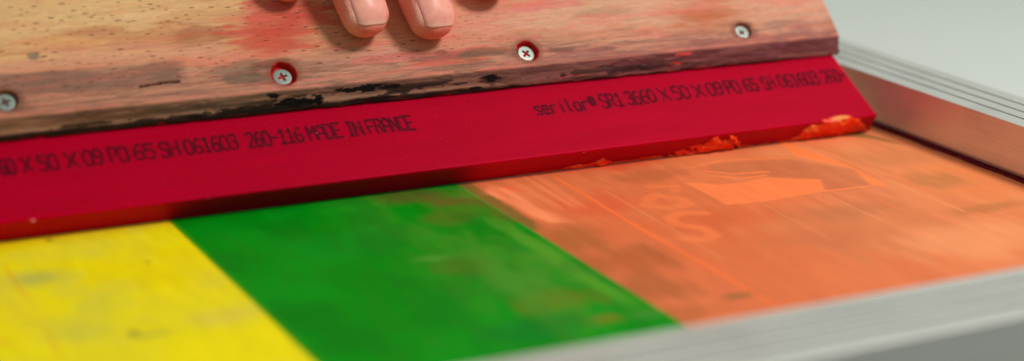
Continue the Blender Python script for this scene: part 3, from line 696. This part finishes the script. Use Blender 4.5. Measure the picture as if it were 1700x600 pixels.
WORDS = [('60', -358.9, -353.6), ('X', -351.7, -347.7), ('50', -346.0, -338.9), ('X', -336.8, -332.1), ('09', -330.6, -323.3), ('PO', -321.5, -314.8),
 ('65', -312.9, -305.1), ('SH', -303.7, -296.6), ('061603', -294.7, -275.0), ('260-116', -271.8, -250.6), ('MADE', -248.6, -235.4), ('IN', -233.4, -227.4),
 ('FRANCE', -225.3, -206.8), ('serilor®', -156.4, -128.8), ('SR1', -127.0, -116.8), ('3660', -115.3, -101.9), ('X', -100.3, -95.3), ('50', -93.8, -85.8),
 ('X', -84.2, -79.0), ('09', -77.4, -70.0), ('PO', -68.5, -62.0), ('65', -59.8, -53.1), ('SH', -50.8, -44.9), ('061603', -42.8, -22.8), ('260-', -20.6, -8.9)]
def lettering():
    lay = [0]
    def ribbons(words, width, ox, oy, lift, jit, gap):
        V = []; F = []
        for wd, a, b in words:
            n = len(wd); cw = (b - a) / n
            for k, chh in enumerate(wd):
                x0 = a + k * cw + cw * .08; w_ = cw * .84; h = 6.4
                ph = random.uniform(-.12, .12)
                for st in GL[chh]:
                    pts = []
                    for (p, q) in st:
                        pts.append((x0 + p * w_ + ox + q * -.25 + random.uniform(-jit, jit), 19.4 + ph + q * h + oy + random.uniform(-jit, jit)))
                    for (u0, v0), (u1, v1) in zip(pts[:-1], pts[1:]):
                        if random.random() < gap: continue
                        L = math.hypot(u1 - u0, v1 - v0) + 1e-6
                        tx, ty = (u1 - u0) / L, (v1 - v0) / L
                        m = max(2, int(L / .55))
                        prev = None
                        lay[0] = (lay[0] + 1) % 12
                        zz = lift + lay[0] * .003
                        for i in range(m + 1):
                            q = i / m; ex = .14 if i in (0, m) else 0
                            u = u0 + (u1 - u0) * q + tx * ex * (-1 if i == 0 else 1); v = v0 + (v1 - v0) * q + ty * ex * (-1 if i == 0 else 1)
                            hw = width * random.uniform(.34, .62)
                            for sgn in (-1, 1):
                                uu = u - ty * hw * sgn; vv = v + tx * hw * sgn
                                p3 = B2 + UB * vv + NB * zz
                                V.append((uu, p3[1], p3[2]))
                            if prev is not None: F.append((prev, prev + 1, prev + 3, prev + 2))
                            prev = len(V) - 2
        return V, F
    for words, where in ((WORDS[:13], 'left'), (WORDS[13:], 'right')):
        V, F = ribbons(words, .95, .30, -.22, .012, .12, .12)
        o = mesh_obj('smeared_print', V, F, M_TEXT2, squeegee, smooth=False); o.parent = blade_o
        V, F = ribbons(words, .64, 0, 0, .055, .13, .04)
        o = mesh_obj('printed_lettering', V, F, M_TEXT, squeegee, smooth=False); o.parent = blade_o
        o['label'] = 'faded black print on the ' + where + ' half of the red blade'
lettering()

def ink_smear():
    """wet ink clinging to the lip of the blade; thickness field over (x, height up the lip)"""
    xs = np.arange(-170, -4.6, .3); LL = 10.35
    vs = np.concatenate([np.linspace(-.6, LL, 42), LL + np.array([.4, .9, 1.5, 2.2, 3.0])])     # height up from the contact line, last ones on the face
    X, Vv = np.meshgrid(xs, vs, indexing='ij')
    top = np.interp(X[:, 0], [-170, -150, -143, -136, -133.5, -130, -126, -110, -104, -98, -92, -88, -84, -80, -76, -73, -68, -58, -46, -42, -39, -37, -20, -14, -9, -5],
                    [.9, 1.3, 2.6, 2.4, 5.0, 2.2, 1.6, 1.6, 2.6, 4.0, 5.0, 6.0, 8.5, 9.4, 9.8, 8.6, 1.6, 1.2, 2.0, 3.5, 7.5, 9.6, 10.6, 9.5, 7.0, 2.0])[:, None]
    nz = fbm(X / 4.2, Vv / 2.4, 901, 4); n2 = fbm(X / 2.0 + Vv * .5, Vv / 1.5, 905, 2)
    fill = top - Vv + (nz - .5) * 5.5 * np.clip(top / 4, .15, 1)
    tear = sstep(.36, .50, fbm(X / 3.0 + Vv * .35, Vv / 4.0, 911, 4))
    dense = np.where((X > -42), np.maximum(tear, .55), np.where(X > -108, tear, 1))
    th = sstep(-.2, 1.0, fill) * dense * (.35 + 1.5 * n2 * np.clip(top / 4, .3, 1.2)) * sstep(-.6, .1, Vv + .35)
    lump = np.exp(-((X + 23) / 5.0) ** 2 - ((Vv - LL - .7) / 1.1) ** 2) * .75
    th = np.maximum(th, lump + (n2 - .5) * .2 * (lump > .1))
    th = th * (Vv < LL + 2.8)
    base = np.zeros(X.shape + (3,))
    lip = np.clip(LL - Vv, 0, None); fc = np.clip(Vv - LL, 0, None)
    base = B2[None, None] + LB[None, None] * lip[..., None] + UB[None, None] * fc[..., None]
    wq = sstep(LL - .8, LL + .8, Vv)[..., None]
    LN = -UB
    nrm = LN[None, None] * (1 - wq) + NB[None, None] * wq
    P = base + nrm * (th - .12)[..., None]
    P[..., 0] = X
    # foot of the bead spreads on the mesh
    P[..., 2] = np.maximum(P[..., 2], .05)
    keep = th > .10
    nu, nv = X.shape
    idx = -np.ones(nu * nv, int); F = []
    for (a, b, c, d) in grid_faces(nu, nv):
        kk = [keep.flat[q] for q in (a, b, c, d)]
        if sum(kk) >= 2: F.append((a, b, c, d))
    used = sorted(set(q for f in F for q in f))
    for i, u in enumerate(used): idx[u] = i
    F = [tuple(idx[q] for q in f) for f in F]
    c = np.broadcast_to(lin((255, 52, 12)), X.shape + (3,)).copy()
    c = blend(c, sstep(.5, .7, n2) * .6, (255, 96, 34))
    c = blend(c, sstep(.55, .7, nz) * .35, (220, 14, 14))
    c = blend(c, np.exp(-((X + 38) / 4.5) ** 2 - ((Vv - 7.6) / 1.8) ** 2) * .9, (244, 140, 70))
    c = blend(c, sstep(.2, .5, lump), (240, 150, 84))
    c = blend(c, sstep(-15, -8, X) * .7, (176, 10, 22))
    V = P.reshape(-1, 3)[used]; cc = c.reshape(-1, 3)[used]
    o = mesh_obj('ink_smear', V, F, M_INK, squeegee, col=cc)
    o.parent = blade_o
    o['label'] = 'wet red orange ink clinging to the right end of the blade'
ink_smear()

def specks():
    for (x, t_, r) in [(-352.5, -.3, 1.0), (-245.2, 22.4, .6), (-198.6, 13.6, .3), (-196.7, 23.7, .3), (-104.4, 13.8, .3), (-292, -.6, .3), (-143.4, -.6, .35), (-320, 9, .25), (-62, 17, .3), (-270, 11, .2)]:
        m = 8; V = []; F = []
        c0 = B2 + UB * max(t_, 0) + (LB * -t_ if t_ < 0 else 0)
        V.append((x, *(c0 + NB * r * .35)[1:]))
        for i in range(m):
            a = i / m * 2 * math.pi; q = r * random.uniform(.7, 1.2)
            p = c0 + UB * math.sin(a) * q * .7 - NB * .05
            V.append((x + math.cos(a) * q, p[1], p[2]))
        for i in range(m): F.append((0, 1 + i, 1 + (i + 1) % m))
        c = np.tile(lin((232, 92, 74)), (len(V), 1))
        o = mesh_obj('ink_speck', V, F, M_INK, squeegee, col=c); o.parent = blade_o
specks()

# screws
def screw(hx, hs, dep, r, hr, kind):
    rot = [0.35, 0.25, 0.75, 0.5][kind]
    nr, na = 30, 96
    V = []; C = []
    cen = E1 + ES * hs + EN * (-dep); cen = cen.copy(); cen[0] = hx
    tilt = [(.02, .0), (.06, -.05), (-.05, .04), (.05, .02)][kind]
    for i in range(nr):
        q = i / (nr - 1) * hr
        for j in range(na):
            a = j / na * 2 * math.pi; u = q * math.cos(a); v = q * math.sin(a)
            ur = u * math.cos(rot) + v * math.sin(rot); vr = -u * math.sin(rot) + v * math.cos(rot)
            arm = hr * (.52 if kind != 3 else .42)
            def sl(p, s, ln, wd): return max(0, min(1, (wd - abs(s)) / .14)) * max(0, min(1, (ln - abs(p)) / .18))
            wdt = .42 if kind != 3 else .34
            m = max(sl(ur, vr, arm, wdt + .1 * (1 - abs(ur) / arm)), sl(vr, ur, arm, wdt + .1 * (1 - abs(vr) / arm)), max(0, min(1, (.8 - math.hypot(ur, vr)) / .15)))
            h = .12 * (1 - (q / hr) ** 2) - (.5 * max(0, q - hr + .22) / .22) * .5 - m * 1.0
            h += u * tilt[0] + v * tilt[1]
            p = cen + ES * v + EN * h
            V.append((hx + u, p[1], p[2]))
            base = lin((138, 150, 143)); gr = lin((92, 52, 34) if kind != 2 else (96, 26, 22))
            if kind == 3: base = lin((132, 142, 134)); gr = lin((120, 116, 92))
            c = base * (1 - m) + gr * m
            if kind in (1, 2) and q > hr - .15: c = c * .5 + lin((190, 20, 20)) * .5
            C.append(c)
    F = grid_faces(nr, na, closed_v=True)
    # shank below the head
    b = len(V)
    for (q, h) in ((hr, -.35), (hr * .5, -2.2), (1.2, -3.0), (1.2, -12)):
        for j in range(na):
            a = j / na * 2 * math.pi; p = cen + ES * q * math.sin(a) + EN * h
            V.append((hx + q * math.cos(a), p[1], p[2])); C.append(lin((150, 160, 156)))
    F += grid_faces(4, na, closed_v=True, off=b)
    o = mesh_obj('screw', V, F, M_SCREW, squeegee, col=C)
    o['label'] = ['pale cross head screw at the left edge of the photo', 'screw in a chipped hole full of red ink', 'screw with a dark red rimmed hole near the middle of the handle', 'rightmost screw, nearly flush, with a worn cross slot'][kind]
for s_ in SCREWS: screw(*s_)

# ------------------------------------------------------------------ hand
def loc3(x, s, n):
    p = E1 + ES * s + EN * n
    return np.array([x, p[1], p[2]])

def tube(cents, rad, up, tipround=True, m=28, sub=10):
    """cents: (k,3); rad: (k,2) half width, half height; up: reference normal. rounded far end (index 0)."""
    cents = np.array(cents, float); rad = np.array(rad, float)
    k = len(cents); d = np.concatenate([[0], np.cumsum(np.linalg.norm(np.diff(cents, axis=0), axis=1))])
    n = int(d[-1] / .9) + 2; q = np.linspace(0, d[-1], n)
    def cr(vals):
        out = np.stack([np.interp(q, d, vals[:, j]) for j in range(vals.shape[1])], 1)
        ker = np.ones(9) / 9
        pad = np.pad(out, ((4, 4), (0, 0)), mode='reflect', reflect_type='odd')
        return np.stack([np.convolve(pad[:, j], ker, 'valid') for j in range(out.shape[1])], 1)
    c = cr(cents); r = cr(rad)
    T = np.gradient(c, axis=0); T /= np.linalg.norm(T, axis=1)[:, None]
    U = up[None] - (T @ up)[:, None] * T; U /= np.linalg.norm(U, axis=1)[:, None]
    Wd = np.cross(T, U)
    rt = rad[0].mean() * 1.05
    f = np.where(q < rt, np.sqrt(np.clip(1 - (1 - q / rt) ** 2, 0.0, 1)), 1)
    f[0] = .02
    fe = np.sqrt(np.clip(1 - (1 - (d[-1] - q) / rt) ** 2, 0.0004, 1)); fe = np.where(d[-1] - q < rt, fe, 1)
    f = f * fe
    V = []
    for i in range(n):
        for j in range(m):
            a = j / m * 2 * math.pi; ca, sa = math.cos(a), math.sin(a)
            e = .88
            ca2 = math.copysign(abs(ca) ** e, ca); sa2 = math.copysign(abs(sa) ** e, sa)
            V.append(c[i] + Wd[i] * ca2 * r[i, 0] * f[i] + U[i] * sa2 * r[i, 1] * f[i])
    F = [tuple(reversed(fc)) for fc in grid_faces(n, m, closed_v=True)]
    F += [tuple(range(m)), tuple(reversed(range((n - 1) * m, n * m)))]
    return np.array(V), F

# tip x, tip s, half width, sideways drift to the first joint, knuckle x, s, n
NAIL0, NAIL1 = 1.5, 15.6
INKFOLD = -190.3
FINGERS = [(-243.5, 34.8, 8.0, 1.0, -230, 88, 34), (-216.6, 16.0, 9.2, -4.0, -210, 92, 42), (-190.3, 12.5, 9.4, -4.2, -188, 92, 44), (-161.5, 28.2, 9.0, -1.0, -166, 88, 38)]

def build_hand():
    AV = []; AF = []; off = 0
    def add(V, F):
        nonlocal off
        AV.append(V); AF.extend([tuple(i + off for i in f) for f in F]); off += len(V)
    mcps = []
    for (x, s, w_, dx, kx, ks, kn) in FINGERS:
        # tip, pulp, dip, pip, mcp
        c = [loc3(x, s, w_ * .62), loc3(x + dx * .25, s + 6, w_ * .78), loc3(x + dx * .6, s + 14, w_ * .86 + .8), loc3(x + dx, s + 25, w_ * .9 + 3.0),
             loc3(x + dx + (kx - x - dx) * .35, s + 44, 20), loc3(kx, ks, kn), loc3(kx + 0, ks + 18, kn + 4)]
        r = [(w_ * .86, w_ * .66), (w_ * .96, w_ * .76), (w_, w_ * .84), (w_ * 1.0, w_ * .88), (w_ * 1.08, w_ * 1.0), (w_ * 1.12, w_ * 1.1), (w_ * 1.1, w_ * 1.0)]
        add(*tube(c, r, EN))
        mcps.append(loc3(kx, ks, kn))
    mcps = np.array(mcps)
    wrist = loc3(-196, 178, 78)
    for mpt in mcps:
        a = mpt; b = wrist + (mpt - mcps.mean(0)) * .45
        add(*tube([a, a * .6 + b * .4, b], [(11, 11), (13, 13), (12.5, 13)], EN))
    cpt = mcps.mean(0) * .5 + wrist * .5
    # thumb: leaves the side of the palm and closes on the back of the handle
    rootp = wrist * .62 + mcps[3] * .38 + np.array([8, 0, 0])
    t1 = loc3(-146, 112, 12); t2 = loc3(-150, 86, -34 - 1); t3 = loc3(-156, 66, -33.5)
    add(*tube([t3, t2, t1, rootp], [(8.5, 8), (10, 9.5), (11, 11), (15, 15)], np.array([1., 0, 0])))
    # wrist and forearm
    fa = wrist + np.array([18, 200, 120])
    add(*tube([fa + np.array([4., 60, 30]), fa, wrist * .4 + fa * .6, wrist, cpt], [(40, 34), (38, 33), (32, 26), (27, 20), (34, 13)], np.array([0., -.4, .9])))
    V = np.concatenate(AV)
    tmp = bpy.data.meshes.new('tmp_hand'); tmp.from_pydata((V * MM).tolist(), [], AF)
    to = bpy.data.objects.new('tmp_hand', tmp); COL.objects.link(to)
    rm = to.modifiers.new('r', 'REMESH'); rm.mode = 'VOXEL'; rm.voxel_size = 0.00075; rm.use_smooth_shade = True
    sm = to.modifiers.new('s', 'SMOOTH'); sm.iterations = 7; sm.factor = .6
    dg = bpy.context.evaluated_depsgraph_get()
    ev = to.evaluated_get(dg); me = bpy.data.meshes.new_from_object(ev)
    bpy.data.objects.remove(to)
    nV = len(me.vertices); co = np.zeros(nV * 3); me.vertices.foreach_get('co', co); co = co.reshape(-1, 3) / MM
    nm = np.zeros(nV * 3); me.vertices.foreach_get('normal', nm); nm = nm.reshape(-1, 3)
    F = [tuple(p.vertices) for p in me.polygons]
    rel = co - E1; S = rel @ ES; Nn = rel @ EN; X = co[:, 0]
    # colour + nail seat
    base = lin((250, 174, 156))
    c = np.tile(base, (nV, 1))
    n1 = fbm(X / 7, S / 7, 301); n2 = fbm(X / 2.5, S / 2.5, 305)
    def bl(mask, colr): 
        nonlocal c
        mask = np.clip(mask, 0, 1)[:, None]; c = c * (1 - mask) + lin(colr)[None] * mask
    bl(sstep(.45, .65, n1) * .35, (232, 144, 126))
    disp = np.zeros(nV)
    for (x, s, w_, dx, kx, ks, kn) in FINGERS:
        near = (np.abs(X - x) < w_ * 1.5) & (S < s + 34) & (Nn < 30)
        tipm = near * (1 - sstep(s - 3, s + 6, S))
        bl(tipm * .85, (236, 88, 74))
        side = near * sstep(.7, .98, np.abs(X - x - dx * .4) / w_) * (1 - sstep(s + 14, s + 26, S))
        bl(side * .6, (232, 112, 100))
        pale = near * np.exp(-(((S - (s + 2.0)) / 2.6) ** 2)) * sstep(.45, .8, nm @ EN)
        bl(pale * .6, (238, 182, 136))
        xc = x + 0.1 + (S - s) / 25 * dx
        hw = w_ * .745; a0, a1 = s + NAIL0, s + NAIL1
        u = (X - xc) / hw
        top = nm @ EN > .15
        inside = (1 - sstep(.9, 1.02, np.abs(u))) * sstep(a0 - .6, a0 + .4, S - np.abs(u) ** 3.5 * 2.2 - .7 * u) * (1 - sstep(a1 - .5, a1 + .8, S + (u ** 2) * 2.6))
        ring = np.exp(-((np.abs(u) - 1.17) / .12) ** 2) * sstep(a0 + .5, a0 + 3, S) * (1 - sstep(a1 - 1, a1 + 2, S))
        prox = np.exp(-((S + u ** 2 * 2.6 - (a1 + 1.5)) / 1.0) ** 2) * (np.abs(u) < 1.2)
        disp += near * top * (-.38 * inside + .45 * ring + .35 * prox)
        # red ink trapped in the fold of the middle finger
        if INKFOLD is not None and abs(x - INKFOLD) < 3:
            fold = near * top * np.exp(-((np.abs(u) - 1.04) / .05) ** 2) * sstep(a0 + 8, a0 + 11, S) * sstep(a1 + 3, a1, S)
            bl(fold * .9, (196, 20, 28))
    # wrinkles over the joints
    co = co + nm * disp[:, None]
    o = mesh_obj('person', co, F, M_SKIN, None, col=c, loc=(-200, 90, 100))
    o['label'] = 'bare hand pressing four fingertips on the wooden handle'; o['category'] = 'person'
    bvh = BVHTree.FromPolygons([Vector(v) for v in co], F)
    for (x, s, w_, dx, kx, ks, kn) in FINGERS:
        hw = w_ * .745; a0, a1 = s + NAIL0, s + NAIL1
        nu, nv = 25, 25; P = np.zeros((nu, nv, 3)); C = np.zeros((nu, nv, 3))
        for i in range(nu):
            u = -1 + 2 * i / (nu - 1)
            lo = a0 + (abs(u) ** 3.5) * 2.2 + .7 * u; hi = a1 - (u ** 2) * 2.6
            for j in range(nv):
                q = j / (nv - 1); ss = lo + (hi - lo) * q
                xx = x + 0.1 + (ss - s) / 25 * dx + u * hw
                o3 = Vector(loc3(xx, ss, 60)); hit = bvh.ray_cast(o3, Vector(-EN))[0]
                n_ = (np.array(hit) - E1) @ EN if hit is not None else 8
                P[i, j] = (xx, ss, n_)
                cc = lin((255, 172, 156))
                cc = cc * (1 - .5 * sstep(.75, .95, q)) + lin((232, 196, 184)) * .5 * sstep(.75, .95, q)   # lunula
                fr = (1 - sstep(.03, .14, q + (u ** 2) * .03)) * .55
                cc = cc * (1 - fr) + lin((255, 208, 190)) * fr
                sd = sstep(.72, 1.0, -u) * .6
                cc = cc * (1 - sd) + lin((206, 118, 124)) * sd
                C[i, j] = cc
        # smooth plate: fit a transverse arc per row, then lift it over the seat
        N_ = P[..., 2]
        for it in range(6):
            N_[:, 1:-1] = (N_[:, :-2] + N_[:, 2:] + N_[:, 1:-1]) / 3
        U_ = np.linspace(-1, 1, nu)
        for j in range(nv):
            cf = np.polyfit(U_, N_[:, j], 2); N_[:, j] = np.polyval(cf, U_)
        lift = .42 + 0 * N_
        lift[0] = .05; lift[-1] = .05
        V = [loc3(P[i, j, 0], P[i, j, 1], N_[i, j] + lift[i, j]) for i in range(nu) for j in range(nv)]
        Vb = [loc3(P[i, j, 0], P[i, j, 1] + (.3 if j == 0 else 0), N_[i, j] + lift[i, j] - .5) for i in range(nu) for j in range(nv)]
        nt = nu * nv
        F2 = [tuple(reversed(f)) for f in grid_faces(nu, nv)] + grid_faces(nu, nv, off=nt)
        for i in range(nu - 1):
            F2.append((i * nv, (i + 1) * nv, nt + (i + 1) * nv, nt + i * nv))
            F2.append((nt + i * nv + nv - 1, nt + (i + 1) * nv + nv - 1, (i + 1) * nv + nv - 1, i * nv + nv - 1))
        for j in range(nv - 1):
            F2.append((nt + j, nt + j + 1, j + 1, j)); b_ = (nu - 1) * nv
            F2.append((b_ + j, b_ + j + 1, nt + b_ + j + 1, nt + b_ + j))
        mesh_obj('fingernail', V + Vb, F2, M_NAIL, o, col=np.concatenate([C.reshape(-1, 3)] * 2))
build_hand()
